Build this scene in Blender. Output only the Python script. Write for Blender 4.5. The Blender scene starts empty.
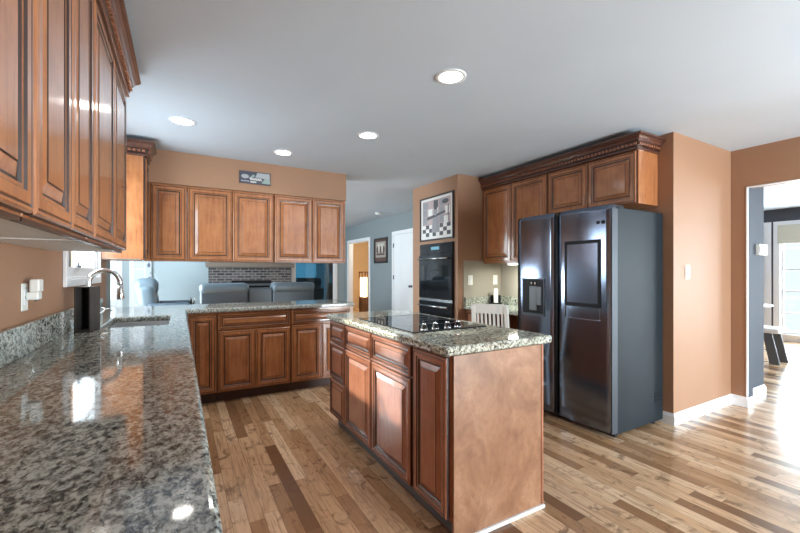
import bpy, bmesh, math, random
from mathutils import Vector, Matrix
R = math.radians
PI = math.pi
random.seed(4)
C = bpy.context.scene.collection
SC = bpy.context.scene

# ------------------------------------------------------------------ camera, sky, sun, window light, exposure
cam = bpy.data.cameras.new('camera')
cam.sensor_width = 36.0
cam.lens = 36.0 * 386.7 / 800.0
cam.shift_y = 5.35 / 800.0
cam.clip_start = 0.02
camo = bpy.data.objects.new('camera', cam); C.objects.link(camo)
camo.location = (0, 0, 1.264)
camo.rotation_euler = (R(90), 0, R(-29.67))
SC.camera = camo

world = bpy.data.worlds.new('sky'); SC.world = world
world.use_nodes = True
bg = world.node_tree.nodes['Background']
bg.inputs[0].default_value = (0.80, 0.90, 1.0, 1)
bg.inputs[1].default_value = 0.55

def area(name, loc, rot, sx, sy, power, col=(0.86, 0.93, 1.0)):
    l = bpy.data.lights.new(name, 'AREA'); l.shape = 'RECTANGLE'
    l.size = sx; l.size_y = sy; l.energy = power; l.color = col
    o = bpy.data.objects.new(name, l); C.objects.link(o)
    o.location = loc; o.rotation_euler = rot
    return o

sun = bpy.data.lights.new('sun', 'SUN'); sun.energy = 4.5; sun.angle = R(1.2); sun.color = (1.0, 0.93, 0.82)
so = bpy.data.objects.new('sun', sun); C.objects.link(so)
so.rotation_euler = Vector((1.47, -0.97, -0.79)).to_track_quat('-Z', 'Y').to_euler()

# area lights standing in for daylight at the windows (just outside each pane)
area('back_fill', (3.5, -3.28, 0.74), (R(90), 0, 0), 2.0, 1.2, 240)  # added fill behind the camera, at a made-up low window
area('daylight_breakfast', (9.72, 0.4, 1.25), (0, R(90), 0), 2.1, 5.2, 410)
area('daylight_sink', (-0.80, 3.45, 1.65), (0, R(-90), 0), 0.9, 1.0, 16)
area('daylight_family_side', (-1.90, 7.2, 1.3), (0, R(-90), 0), 2.0, 2.6, 190)

SC.view_settings.view_transform = 'Standard'
SC.view_settings.look = 'None'
SC.view_settings.gamma = 1.0
SC.view_settings.exposure = 1.25
try: SC.view_settings.use_curve_mapping = False
except Exception: pass
SC.cycles.max_bounces = 10
SC.cycles.diffuse_bounces = 6
SC.cycles.glossy_bounces = 5
SC.cycles.transparent_max_bounces = 12
SC.cycles.use_denoising = True
SC.cycles.sample_clamp_indirect = 6.0
SC.cycles.caustics_reflective = False
SC.cycles.caustics_refractive = False

# ------------------------------------------------------------------ materials
M = {}
def mat(name, col, rough=0.5, metal=0.0, coat=0.0, spec=0.5, emit=None, es=0.0):
    m = bpy.data.materials.new(name); m.use_nodes = True
    b = m.node_tree.nodes['Principled BSDF']
    b.inputs['Base Color'].default_value = (*col, 1)
    b.inputs['Roughness'].default_value = rough
    b.inputs['Metallic'].default_value = metal
    b.inputs['Coat Weight'].default_value = coat
    b.inputs['Coat Roughness'].default_value = 0.12
    b.inputs['Specular IOR Level'].default_value = spec
    if emit:
        b.inputs['Emission Color'].default_value = (*emit, 1)
        b.inputs['Emission Strength'].default_value = es
    M[name] = m
    return m
def nt(m): return m.node_tree, m.node_tree.nodes, m.node_tree.links, m.node_tree.nodes['Principled BSDF']
def coords(N, L, scale=(1, 1, 1), kind='Object'):
    t = N.new('ShaderNodeTexCoord'); mp = N.new('ShaderNodeMapping')
    mp.inputs['Scale'].default_value = scale
    L.new(t.outputs[kind], mp.inputs[0]); return mp.outputs[0]
def noise(N, L, vec, scale, detail=4, rough=0.55, dist=0.0):
    n = N.new('ShaderNodeTexNoise'); n.inputs['Scale'].default_value = scale
    n.inputs['Detail'].default_value = detail; n.inputs['Roughness'].default_value = rough
    n.inputs['Distortion'].default_value = dist
    L.new(vec, n.inputs['Vector']); return n.outputs['Fac']
def ramp(N, L, fac, stops, interp='LINEAR'):
    r = N.new('ShaderNodeValToRGB'); r.color_ramp.interpolation = interp
    e = r.color_ramp.elements
    while len(e) < len(stops): e.new(0.5)
    for i, (p, c) in enumerate(stops):
        e[i].position = p; e[i].color = (*c, 1)
    L.new(fac, r.inputs[0]); return r.outputs[0]
def mix(N, L, fac, a, b, blend='MIX'):
    x = N.new('ShaderNodeMix'); x.data_type = 'RGBA'; x.blend_type = blend
    for v, s in ((fac, 0), (a, 6), (b, 7)):
        if isinstance(v, (int, float)): x.inputs[s].default_value = v
        elif isinstance(v, tuple): x.inputs[s].default_value = (*v, 1)
        else: L.new(v, x.inputs[s])
    return x.outputs[2]
def bump(N, L, b, h, strength, dist=0.01):
    bp = N.new('ShaderNodeBump'); bp.inputs['Strength'].default_value = strength; bp.inputs['Distance'].default_value = dist
    L.new(h, bp.inputs['Height']); L.new(bp.outputs[0], b.inputs['Normal'])

def paint(name, col, rough=0.55, spec=0.3):
    m = mat(name, col, rough, spec=spec); T, N, L, b = nt(m)
    v = coords(N, L, kind='Object')
    n = noise(N, L, v, 2.0, 3)
    c = mix(N, L, n, tuple(x * 0.95 for x in col), tuple(min(1, x * 1.05) for x in col))
    L.new(c, b.inputs['Base Color'])
    bump(N, L, b, noise(N, L, v, 180, 2), 0.06, 0.002)
paint('tan_paint', (0.350, 0.196, 0.118))
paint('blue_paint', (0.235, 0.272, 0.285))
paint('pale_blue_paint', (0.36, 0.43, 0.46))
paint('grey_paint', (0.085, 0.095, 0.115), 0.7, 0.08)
paint('beige_paint', (0.36, 0.32, 0.265))
paint('yellow_paint', (0.60, 0.44, 0.27))
paint('ceiling_paint', (0.55, 0.625, 0.705), 0.6)
mat('white_trim', (0.80, 0.82, 0.84), 0.35)
mat('white_plastic', (0.82, 0.82, 0.78), 0.35)

def wood(name, c1, c2, c3, axis='z', rough=0.40, coat=1.0):
    m = mat(name, c1, rough, coat=coat, spec=0.3); T, N, L, b = nt(m)
    s = {'z': (14, 14, 1.3), 'x': (1.3, 14, 14), 'y': (14, 1.3, 14)}[axis]
    oi = N.new('ShaderNodeObjectInfo')
    t = N.new('ShaderNodeTexCoord')
    ad = N.new('ShaderNodeVectorMath'); ad.operation = 'ADD'
    ml = N.new('ShaderNodeMath'); ml.operation = 'MULTIPLY'; ml.inputs[1].default_value = 37.0
    L.new(oi.outputs['Random'], ml.inputs[0]); L.new(t.outputs['Object'], ad.inputs[0]); L.new(ml.outputs[0], ad.inputs[1])
    mp = N.new('ShaderNodeMapping'); mp.inputs['Scale'].default_value = s
    L.new(ad.outputs[0], mp.inputs[0])
    grain = noise(N, L, mp.outputs[0], 3.0, 6, 0.65, 0.6)
    mott = noise(N, L, ad.outputs[0], 7.0, 4, 0.6, 0.4)
    a = ramp(N, L, grain, [(0.30, c2), (0.62, c1)])
    c = mix(N, L, ramp(N, L, mott, [(0.42, (0, 0, 0)), (0.66, (1, 1, 1))]), a, c3)
    x = N.new('ShaderNodeMix'); x.data_type = 'RGBA'; x.inputs[0].default_value = 0.45
    L.new(a, x.inputs[6]); L.new(c, x.inputs[7])
    L.new(x.outputs[2], b.inputs['Base Color'])
    bump(N, L, b, grain, 0.04, 0.002)
WC = ((0.41, 0.155, 0.056), (0.25, 0.085, 0.030), (0.51, 0.215, 0.083))
wood('cherry', *WC); wood('cherry_across', *WC, axis='x'); wood('cherry_along', *WC, axis='y')
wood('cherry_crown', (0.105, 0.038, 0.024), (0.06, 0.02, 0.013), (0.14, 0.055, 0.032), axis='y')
wood('cherry_red', (0.34, 0.128, 0.066), (0.21, 0.074, 0.038), (0.43, 0.18, 0.10))
wood('island_across', (0.34, 0.128, 0.066), (0.21, 0.074, 0.038), (0.43, 0.18, 0.10), axis='x')
mat('glaze_and_shade', (0.03, 0.012, 0.008), 0.4, coat=0.3)  # cabinet glaze, also painted shade in door gaps and behind dentils
def mottled():
    m = mat('panel_wood', (0.3, 0.14, 0.08), 0.38, coat=0.25); T, N, L, b = nt(m)
    v = coords(N, L, (1, 1, 0.75))
    a = ramp(N, L, noise(N, L, v, 5.5, 5, 0.62, 0.5), [(0.33, (0.18, 0.078, 0.037)), (0.5, (0.275, 0.132, 0.068)), (0.66, (0.37, 0.20, 0.115))])
    c = mix(N, L, ramp(N, L, noise(N, L, v, 38, 3), [(0.30, (0.5, 0.5, 0.5)), (0.46, (0, 0, 0))]), a, (0.20, 0.08, 0.042))
    L.new(c, b.inputs['Base Color'])
mottled()
mat('toe_dark', (0.06, 0.028, 0.018), 0.5)
mat('toe_grey', (0.10, 0.11, 0.12), 0.5)
mat('pale_board', (0.75, 0.72, 0.68), 0.5)
wood('dark_wood', (0.060, 0.052, 0.048), (0.035, 0.030, 0.028), (0.075, 0.066, 0.06), coat=0.1, rough=0.45)
wood('lamp_wood', (0.13, 0.06, 0.03), (0.08, 0.035, 0.02), (0.16, 0.08, 0.04), coat=0.1, rough=0.5)

def granite(name, tint=(1, 1, 1)):
    m = mat(name, (0.3, 0.28, 0.25), 0.055, spec=0.55); T, N, L, b = nt(m)
    v = coords(N, L)
    tt = lambda c: tuple(a * k for a, k in zip(c, tint))
    vs = coords(N, L, (1.0, 0.62, 1.0))
    big = noise(N, L, vs, 5.0, 3, 0.5, 0.5)
    mid = noise(N, L, vs, 80.0, 4, 0.66, 0.4)
    fin = noise(N, L, v, 150.0, 3, 0.6)
    base = ramp(N, L, mid, [(0.37, tt((0.018, 0.020, 0.021))), (0.425, tt((0.15, 0.15, 0.138))), (0.50, tt((0.32, 0.335, 0.295))), (0.60, tt((0.58, 0.61, 0.57)))])
    c = mix(N, L, ramp(N, L, big, [(0.48, (0, 0, 0)), (0.75, (0.35, 0.35, 0.35))]), base, tt((0.27, 0.22, 0.15)))
    fl = ramp(N, L, fin, [(0.33, (1, 1, 1)), (0.39, (0, 0, 0))])
    c = mix(N, L, fl, c, tt((0.03, 0.03, 0.03)))
    vo = N.new('ShaderNodeTexVoronoi'); vo.inputs['Scale'].default_value = 60; L.new(vs, vo.inputs['Vector'])
    c = mix(N, L, ramp(N, L, vo.outputs['Distance'], [(0.06, (0.75, 0.75, 0.75)), (0.16, (0, 0, 0))]), c, tt((0.60, 0.58, 0.53)))
    L.new(c, b.inputs['Base Color'])
granite('granite'); granite('granite_green_lit', (1.12, 1.12, 1.06))  # second one is the same stone, with the island's light put in its colour

def planks():
    m = mat('plank_floor', (0.5, 0.36, 0.23), 0.2, spec=0.5); T, N, L, b = nt(m)
    t = N.new('ShaderNodeTexCoord'); sep = N.new('ShaderNodeSeparateXYZ'); L.new(t.outputs['Object'], sep.inputs[0])
    def mth(op, a, bb=None, c=None):
        n = N.new('ShaderNodeMath'); n.operation = op
        for i, q in enumerate((a, bb, c)):
            if q is None: continue
            if isinstance(q, (int, float)): n.inputs[i].default_value = q
            else: L.new(q, n.inputs[i])
        return n.outputs[0]
    W, LEN = 0.076, 1.05
    xr = mth('DIVIDE', sep.outputs[0], W); xi = mth('FLOOR', xr); xf = mth('FRACT', xr)
    wn = N.new('ShaderNodeTexWhiteNoise'); wn.noise_dimensions = '1D'; L.new(xi, wn.inputs['W'])
    yy = mth('ADD', mth('DIVIDE', sep.outputs[1], LEN), mth('MULTIPLY', wn.outputs['Value'], 7.3))
    yi = mth('FLOOR', yy); yf = mth('FRACT', yy)
    cmb = N.new('ShaderNodeCombineXYZ'); L.new(xi, cmb.inputs[0]); L.new(yi, cmb.inputs[1])
    w2 = N.new('ShaderNodeTexWhiteNoise'); w2.noise_dimensions = '3D'; L.new(cmb.outputs[0], w2.inputs['Vector'])
    tone = ramp(N, L, w2.outputs['Value'], [(0.0, (0.17, 0.085, 0.042)), (0.14, (0.30, 0.165, 0.083)), (0.34, (0.50, 0.305, 0.165)), (0.60, (0.64, 0.425, 0.255)), (1.0, (0.78, 0.58, 0.39))])
    mp = N.new('ShaderNodeMapping'); mp.inputs['Scale'].default_value = (30, 1.6, 1)
    ad = N.new('ShaderNodeVectorMath'); ad.operation = 'ADD'
    L.new(t.outputs['Object'], ad.inputs[0]); L.new(w2.outputs['Color'], ad.inputs[1]); L.new(ad.outputs[0], mp.inputs[0])
    g = noise(N, L, mp.outputs[0], 2.2, 6, 0.65, 1.2)
    kn = noise(N, L, ad.outputs[0], 9.0, 4, 0.6, 1.0)
    c = mix(N, L, ramp(N, L, g, [(0.32, (0.7, 0.7, 0.7)), (0.53, (0, 0, 0))]), tone, (0.20, 0.105, 0.052))
    c = mix(N, L, ramp(N, L, kn, [(0.32, (0.7, 0.7, 0.7)), (0.45, (0, 0, 0))]), c, (0.13, 0.07, 0.038))
    # seams
    ex = mth('MINIMUM', xf, mth('SUBTRACT', 1.0, xf)); ey = mth('MULTIPLY', mth('MINIMUM', yf, mth('SUBTRACT', 1.0, yf)), LEN / W)
    seam = mth('LESS_THAN', mth('MINIMUM', ex, ey), 0.018)
    c = mix(N, L, mth('MULTIPLY', seam, 0.6), c, (0.10, 0.055, 0.03))
    L.new(c, b.inputs['Base Color'])
    rr = N.new('ShaderNodeMapRange'); rr.inputs['To Min'].default_value = 0.14; rr.inputs['To Max'].default_value = 0.30
    L.new(g, rr.inputs[0]); L.new(rr.outputs[0], b.inputs['Roughness'])
    bump(N, L, b, g, 0.03, 0.002)
planks()

def brushed(name, col, rough=0.2, metal=1.0, axis=(3, 3, 260)):
    m = mat(name, col, rough, metal=metal); T, N, L, b = nt(m)
    v = coords(N, L, axis)
    n = noise(N, L, v, 4.0, 3)
    rr = N.new('ShaderNodeMapRange'); rr.inputs['To Min'].default_value = rough * 0.75; rr.inputs['To Max'].default_value = rough * 1.3
    L.new(n, rr.inputs[0]); L.new(rr.outputs[0], b.inputs['Roughness'])
brushed('black_steel', (0.17, 0.20, 0.265), 0.15)
brushed('steel', (0.72, 0.74, 0.75), 0.32)
mat('chrome', (0.80, 0.80, 0.78), 0.2, metal=1.0)
mat('chrome_edge', (0.45, 0.48, 0.50), 0.22, metal=1.0)
mat('fridge_side', (0.010, 0.016, 0.021), 0.55, spec=0.2)
mat('edge_steel', (0.075, 0.085, 0.10), 0.5, metal=0.6, spec=0.2)
mat('black_plastic', (0.010, 0.010, 0.012), 0.5, spec=0.18)
mat('black_glass', (0.006, 0.008, 0.010), 0.03, spec=0.7)
mat('oven_black', (0.012, 0.014, 0.018), 0.10, spec=0.6)
mat('grey_dark', (0.09, 0.10, 0.11), 0.4)
mat('leather_blue', (0.105, 0.145, 0.175), 0.38)
mat('leather_blue_dark', (0.06, 0.085, 0.11), 0.42)
mat('chair_white', (0.62, 0.62, 0.58), 0.4)
mat('leaf_dark', (0.015, 0.022, 0.018), 0.4)
mat('shade_cloth', (0.62, 0.60, 0.50), 0.7)
mat('curtain', (0.62, 0.66, 0.70), 0.8)
mat('lamp_paper', (0.9, 0.8, 0.6), 0.7, emit=(1.0, 0.78, 0.45), es=3.0)
mat('can_light', (1, 1, 1), 0.5, emit=(1.0, 0.97, 0.90), es=9.0)
mat('strip_light', (1, 1, 1), 0.5, emit=(0.95, 1.0, 0.93), es=6.0)
mat('display', (0.02, 0.05, 0.06), 0.2, emit=(0.25, 0.6, 0.8), es=0.25)
mat('mortar', (0.2, 0.19, 0.18), 0.8)
mat('mantel', (0.17, 0.135, 0.105), 0.5)
mat('gold_mark', (0.45, 0.40, 0.30), 0.4, metal=0.6)

def brick_mat():
    m = mat('brick', (0.2, 0.15, 0.13), 0.8); T, N, L, b = nt(m)
    t = N.new('ShaderNodeTexCoord'); mp = N.new('ShaderNodeMapping'); mp.inputs['Rotation'].default_value = (R(90), 0, 0)
    L.new(t.outputs['Object'], mp.inputs[0])
    k = N.new('ShaderNodeTexBrick'); L.new(mp.outputs[0], k.inputs['Vector'])
    k.inputs['Scale'].default_value = 1.0; k.inputs['Brick Width'].default_value = 0.17; k.inputs['Row Height'].default_value = 0.062
    k.inputs['Mortar Size'].default_value = 0.008
    k.inputs['Color1'].default_value = (0.03, 0.028, 0.03, 1); k.inputs['Color2'].default_value = (0.13, 0.105, 0.10, 1); k.inputs['Mortar'].default_value = (0.24, 0.23, 0.225, 1)
    L.new(k.outputs['Color'], b.inputs['Base Color'])
brick_mat()
def glass(name, tint, gl=0.06):
    m = bpy.data.materials.new(name); m.use_nodes = True; M[name] = m
    N = m.node_tree.nodes; L = m.node_tree.links; N.clear()
    out = N.new('ShaderNodeOutputMaterial'); mx = N.new('ShaderNodeMixShader')
    tr = N.new('ShaderNodeBsdfTransparent'); tr.inputs[0].default_value = (*tint, 1)
    gs = N.new('ShaderNodeBsdfGlossy'); gs.inputs['Roughness'].default_value = 0.02
    mx.inputs[0].default_value = gl
    L.new(tr.outputs[0], mx.inputs[1]); L.new(gs.outputs[0], mx.inputs[2]); L.new(mx.outputs[0], out.inputs[0])
glass('pane', (0.95, 0.98, 0.98)); glass('blue_pane', (0.20, 0.42, 0.52))

# ------------------------------------------------------------------ mesh builder
class MB:
    def __init__(self): self.v = []; self.f = []; self.m = []; self.s = []
    def add(self, vs, fs, m=0, smooth=False):
        o = len(self.v); self.v += [tuple(p) for p in vs]
        for f in fs: self.f.append([i + o for i in f]); self.m.append(m); self.s.append(smooth)
        return self
    def box(self, x0, x1, y0, y1, z0, z1, m=0):
        vs = [(x, y, z) for z in (z0, z1) for y in (y0, y1) for x in (x0, x1)]
        return self.add(vs, [(0, 2, 3, 1), (4, 5, 7, 6), (0, 1, 5, 4), (2, 6, 7, 3), (0, 4, 6, 2), (1, 3, 7, 5)], m)
    def obox(self, c, u, v, w, m=0):   # centre + three half-axes
        c, u, v, w = map(Vector, (c, u, v, w))
        vs = [c + a * u + b * v + d * w for d in (-1, 1) for b in (-1, 1) for a in (-1, 1)]
        return self.add(vs, [(0, 2, 3, 1), (4, 5, 7, 6), (0, 1, 5, 4), (2, 6, 7, 3), (0, 4, 6, 2), (1, 3, 7, 5)], m)
    def bar(self, p, q, a, b, m=0, up=(0, 0, 1)):   # straight bar with section a x b
        p, q = Vector(p), Vector(q); d = (q - p)
        w = d.normalized(); u = w.cross(Vector(up))
        if u.length < 1e-4: u = w.cross(Vector((1, 0, 0)))
        u.normalize(); v = w.cross(u)
        return self.obox((p + q) / 2, u * a / 2, v * b / 2, d / 2, m)
    def tube(self, pts, r, n=12, m=0, cap=True):
        pts = [Vector(p) for p in pts]; rs = r if isinstance(r, (list, tuple)) else [r] * len(pts)
        o = []; prev = None; vs = []
        for i, p in enumerate(pts):
            t = (pts[min(i + 1, len(pts) - 1)] - pts[max(i - 1, 0)]).normalized()
            if prev is None:
                u = t.orthogonal().normalized()
            else:
                u = (prev - t * prev.dot(t)).normalized()
            prev = u; w = t.cross(u)
            vs += [p + (u * math.cos(2 * PI * k / n) + w * math.sin(2 * PI * k / n)) * rs[i] for k in range(n)]
        fs = [(i * n + k, i * n + (k + 1) % n, (i + 1) * n + (k + 1) % n, (i + 1) * n + k) for i in range(len(pts) - 1) for k in range(n)]
        self.add(vs, fs, m, True)
        if cap:
            b = len(self.v) - len(vs)
            self.f.append([b + k for k in range(n)][::-1]); self.m.append(m); self.s.append(False)
            e = b + (len(pts) - 1) * n
            self.f.append([e + k for k in range(n)]); self.m.append(m); self.s.append(False)
        return self
    def lathe(self, prof, n=24, c=(0, 0, 0), m=0):
        vs = []
        for r, z in prof: vs += [(c[0] + r * math.cos(2 * PI * k / n), c[1] + r * math.sin(2 * PI * k / n), c[2] + z) for k in range(n)]
        fs = [(i * n + k, i * n + (k + 1) % n, (i + 1) * n + (k + 1) % n, (i + 1) * n + k) for i in range(len(prof) - 1) for k in range(n)]
        self.add(vs, fs, m, True)
        b = len(self.v) - len(vs)
        self.f.append([b + k for k in range(n)][::-1]); self.m.append(m); self.s.append(False)
        e = b + (len(prof) - 1) * n
        self.f.append([e + k for k in range(n)]); self.m.append(m); self.s.append(False)
        return self
    def prism(self, poly, z0, z1, m=0):
        n = len(poly)
        vs = [(x, y, z0) for x, y in poly] + [(x, y, z1) for x, y in poly]
        return self.add(vs, [list(range(n))[::-1], list(range(n, 2 * n))] + [(k, (k + 1) % n, n + (k + 1) % n, n + k) for k in range(n)], m)
    def grid(self, us, ws, keep, t0, t1, fn, m=0):   # solid of rectangular cells in (u, w) with thickness t0..t1
        us = sorted(set(us)); ws = sorted(set(ws)); idx = {}; o = len(self.v)
        def P(i, j, k):
            if (i, j, k) not in idx:
                idx[(i, j, k)] = len(self.v); self.v.append(tuple(fn(us[i], ws[j], (t0, t1)[k])))
            return idx[(i, j, k)]
        nu, nw = len(us) - 1, len(ws) - 1
        K = lambda i, j: 0 <= i < nu and 0 <= j < nw and keep((us[i] + us[i + 1]) / 2, (ws[j] + ws[j + 1]) / 2)
        def F(*q): self.f.append(list(q)); self.m.append(m); self.s.append(False)
        for i in range(nu):
            for j in range(nw):
                if not K(i, j): continue
                F(P(i, j, 0), P(i, j + 1, 0), P(i + 1, j + 1, 0), P(i + 1, j, 0))
                F(P(i, j, 1), P(i + 1, j, 1), P(i + 1, j + 1, 1), P(i, j + 1, 1))
                if not K(i - 1, j): F(P(i, j, 0), P(i, j, 1), P(i, j + 1, 1), P(i, j + 1, 0))
                if not K(i + 1, j): F(P(i + 1, j, 0), P(i + 1, j + 1, 0), P(i + 1, j + 1, 1), P(i + 1, j, 1))
                if not K(i, j - 1): F(P(i, j, 0), P(i + 1, j, 0), P(i + 1, j, 1), P(i, j, 1))
                if not K(i, j + 1): F(P(i, j + 1, 0), P(i, j + 1, 1), P(i + 1, j + 1, 1), P(i + 1, j + 1, 0))
        return self
    def build(self, name, mats, parent=None, loc=None, bevel=0, seg=2, sub=0, smooth=False, rot=None, fix=True):
        me = bpy.data.meshes.new(name)
        me.from_pydata(self.v, [], self.f)
        for k in ([mats] if isinstance(mats, str) else mats): me.materials.append(M[k])
        for i, p in enumerate(me.polygons):
            p.material_index = self.m[i]; p.use_smooth = self.s[i] or smooth
        if fix:
            bm = bmesh.new(); bm.from_mesh(me); bmesh.ops.recalc_face_normals(bm, faces=bm.faces[:]); bm.to_mesh(me); bm.free()
        o = bpy.data.objects.new(name, me); C.objects.link(o)
        if parent: o.parent = parent
        if loc: o.location = loc
        if rot: o.rotation_euler = rot
        if bevel:
            b = o.modifiers.new('bevel', 'BEVEL'); b.width = bevel; b.segments = seg; b.limit_method = 'ANGLE'; b.angle_limit = R(40)
        if sub:
            s = o.modifiers.new('sub', 'SUBSURF'); s.levels = sub; s.render_levels = sub
        return o
def tag(o, label=None, cat=None, group=None, kind=None):
    if label: o['label'] = label
    if cat: o['category'] = cat
    if group: o['group'] = group
    if kind: o['kind'] = kind
    return o
def empty(name, loc, rz=0, label=None, cat=None, group=None, kind=None):
    o = bpy.data.objects.new(name, None); C.objects.link(o); o.empty_display_size = 0.1
    o.location = loc; o.rotation_euler = (0, 0, rz)
    return tag(o, label, cat, group, kind)
def copy_tree(o, parent=None):
    c = o.copy(); C.objects.link(c)
    if parent: c.parent = parent
    for ch in list(o.children): copy_tree(ch, c)
    return c
def struct(o): o['kind'] = 'structure'; return o

# ------------------------------------------------------------------ the setting
H = 2.42; HF = 2.47
XL = -0.585                 # kitchen left wall face
struct(MB().box(-1.78, 9.75, -3.25, 12.6, -0.12, 0).build('floor', 'plank_floor'))
struct(MB().box(-0.75, 9.75, -3.25, 4.66, H, H + 0.15).build('ceiling', 'ceiling_paint'))
struct(MB().box(-1.78, 6.6, 4.66, 12.6, HF, HF + 0.15).build('ceiling_family', 'ceiling_paint'))

def wall_x(name, x0, x1, y0, y1, z0, z1, holes, m):    # wall whose faces look along X
    us = [y0, y1]; ws = [z0, z1]
    for a, b, c, d in holes: us += [a, b]; ws += [c, d]
    keep = lambda u, w: not any(a < u < b and c < w < d for a, b, c, d in holes)
    return struct(MB().grid(us, ws, keep, x0, x1, lambda u, w, t: (t, u, w)).build(name, m))
def wall_y(name, y0, y1, x0, x1, z0, z1, holes, m):
    us = [x0, x1]; ws = [z0, z1]
    for a, b, c, d in holes: us += [a, b]; ws += [c, d]
    keep = lambda u, w: not any(a < u < b and c < w < d for a, b, c, d in holes)
    return struct(MB().grid(us, ws, keep, y0, y1, lambda u, w, t: (u, t, w)).build(name, m))

wall_x('wall_left', -0.75, XL, -3.25, 4.40, 0, H, [(2.93, 3.97, 1.22, 2.10)], 'tan_paint')
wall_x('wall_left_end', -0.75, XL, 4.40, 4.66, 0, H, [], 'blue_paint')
wall_y('wall_back', -3.25, -3.10, -0.75, 9.75, 0, H, [(2.5, 4.5, 0.14, 1.34), (6.0, 8.6, 0.3, 2.2)], 'tan_paint')
# pantry block behind the refrigerator, and the projecting oven tower
struct(MB().box(3.54, 4.72, 1.655, 4.635, 0, H).build('wall_right', 'tan_paint'))
struct(MB().box(2.85, 3.54, 3.625, 4.635, 0, H).build('wall_oven', 'tan_paint'))
wall_x('wall_doorway', 4.60, 4.72, -3.10, 1.655, 0, H, [(-1.30, 1.535, -0.1, 2.054)], 'tan_paint')
# soffit over the bar cabinets
struct(MB().box(XL, 1.715, 4.295, 4.66, 2.105, H).build('wall_soffit', 'tan_paint'))
# paint of the desk nook
struct(MB().box(3.532, 3.54, 2.66, 3.625, 0.86, 1.40).build('wall_nook', 'beige_paint'))
struct(MB().box(2.93, 3.532, 3.617, 3.625, 0.86, 1.40).build('wall_nook_side', 'beige_paint'))
# family room
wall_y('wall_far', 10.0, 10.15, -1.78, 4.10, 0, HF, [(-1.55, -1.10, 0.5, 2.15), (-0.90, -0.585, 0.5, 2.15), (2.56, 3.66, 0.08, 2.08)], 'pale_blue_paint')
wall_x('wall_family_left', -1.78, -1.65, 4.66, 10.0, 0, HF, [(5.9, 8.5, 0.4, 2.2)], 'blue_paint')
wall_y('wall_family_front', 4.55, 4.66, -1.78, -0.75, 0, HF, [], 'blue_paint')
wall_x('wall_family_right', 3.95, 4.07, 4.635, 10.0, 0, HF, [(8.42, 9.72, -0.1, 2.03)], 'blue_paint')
# yellow room behind the family room
wall_y('wall_den_far', 12.45, 12.6, 4.07, 6.6, 0, HF, [], 'yellow_paint')
wall_x('wall_den_right', 6.45, 6.6, 6.5, 12.45, 0, HF, [], 'yellow_paint')
wall_y('wall_den_near', 6.4, 6.55, 4.07, 6.6, 0, HF, [], 'yellow_paint')
wall_x('wall_den_left', 3.95, 4.07, 10.15, 12.45, 0, HF, [], 'yellow_paint')
struct(MB().box(3.925, 3.949, 10.16, 12.5, 0, HF).build('wall_den_outside', 'grey_paint'))
# breakfast room
wall_y('wall_breakfast_stub', 1.62, 1.74, 4.72, 5.27, 0, H, [], 'grey_paint')
wall_x('wall_breakfast_far', 9.60, 9.75, -3.10, 4.2, 0, H, [(-2.2, -0.5, 0.12, 2.1), (-0.2, 1.05, 0.12, 2.1), (1.35, 2.72, 0.12, 2.1), (2.93, 3.5, 0.12, 2.1)], 'grey_paint')
wall_y('wall_breakfast_left', 4.2, 4.35, 4.72, 9.75, 0, H, [], 'grey_paint')

def skirt(name, pts, h=0.095, t=0.016, side=1):        # baseboard along a polyline of wall points; side = left/right normal
    mb = MB(); n = len(pts); P = [Vector(p) for p in pts]; off = []
    for i in range(n):
        ns = []
        if i > 0: d = (P[i] - P[i - 1]).normalized(); ns.append(Vector((-d.y, d.x)) * side)
        if i < n - 1: d = (P[i + 1] - P[i]).normalized(); ns.append(Vector((-d.y, d.x)) * side)
        off.append(sum(ns, Vector((0, 0))) if len(ns) == 2 and abs(ns[0].dot(ns[1])) < 0.1 else ns[0])
    prof = [(0, 0), (t, 0), (t, h * 0.72), (t * 0.75, h * 0.8), (t * 0.35, h * 0.92), (t * 0.25, h), (0, h)]
    vs = []
    for p, o in zip(P, off): vs += [(p.x + o.x * a, p.y + o.y * a, z) for a, z in prof]
    k = len(prof); fs = [(i * k + j, i * k + (j + 1) % k, (i + 1) * k + (j + 1) % k, (i + 1) * k + j) for i in range(n - 1) for j in range(k)]
    fs += [list(range(k))[::-1], [(n - 1) * k + j for j in range(k)]]
    mb.add(vs, fs)
    return struct(mb.build(name, 'white_trim'))
skirt('baseboard_right', [(3.54, 1.80), (3.54, 1.655), (4.60, 1.655), (4.60, 1.535), (4.72, 1.535)], side=-1)
skirt('baseboard_stub', [(4.72, 1.62), (5.27, 1.62), (5.27, 1.74)], side=-1)
skirt('baseboard_breakfast', [(9.60, 4.2), (9.60, -3.1)], h=0.10, side=-1)
# thin white bead round the opening to the breakfast room
t1 = MB(); t1.box(4.594, 4.616, 1.527, 1.540, 0.1, 2.058).box(4.594, 4.616, -1.30, 1.540, 2.048, 2.058)
struct(t1.build('trim_1', 'white_trim', bevel=0.003))

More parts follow.
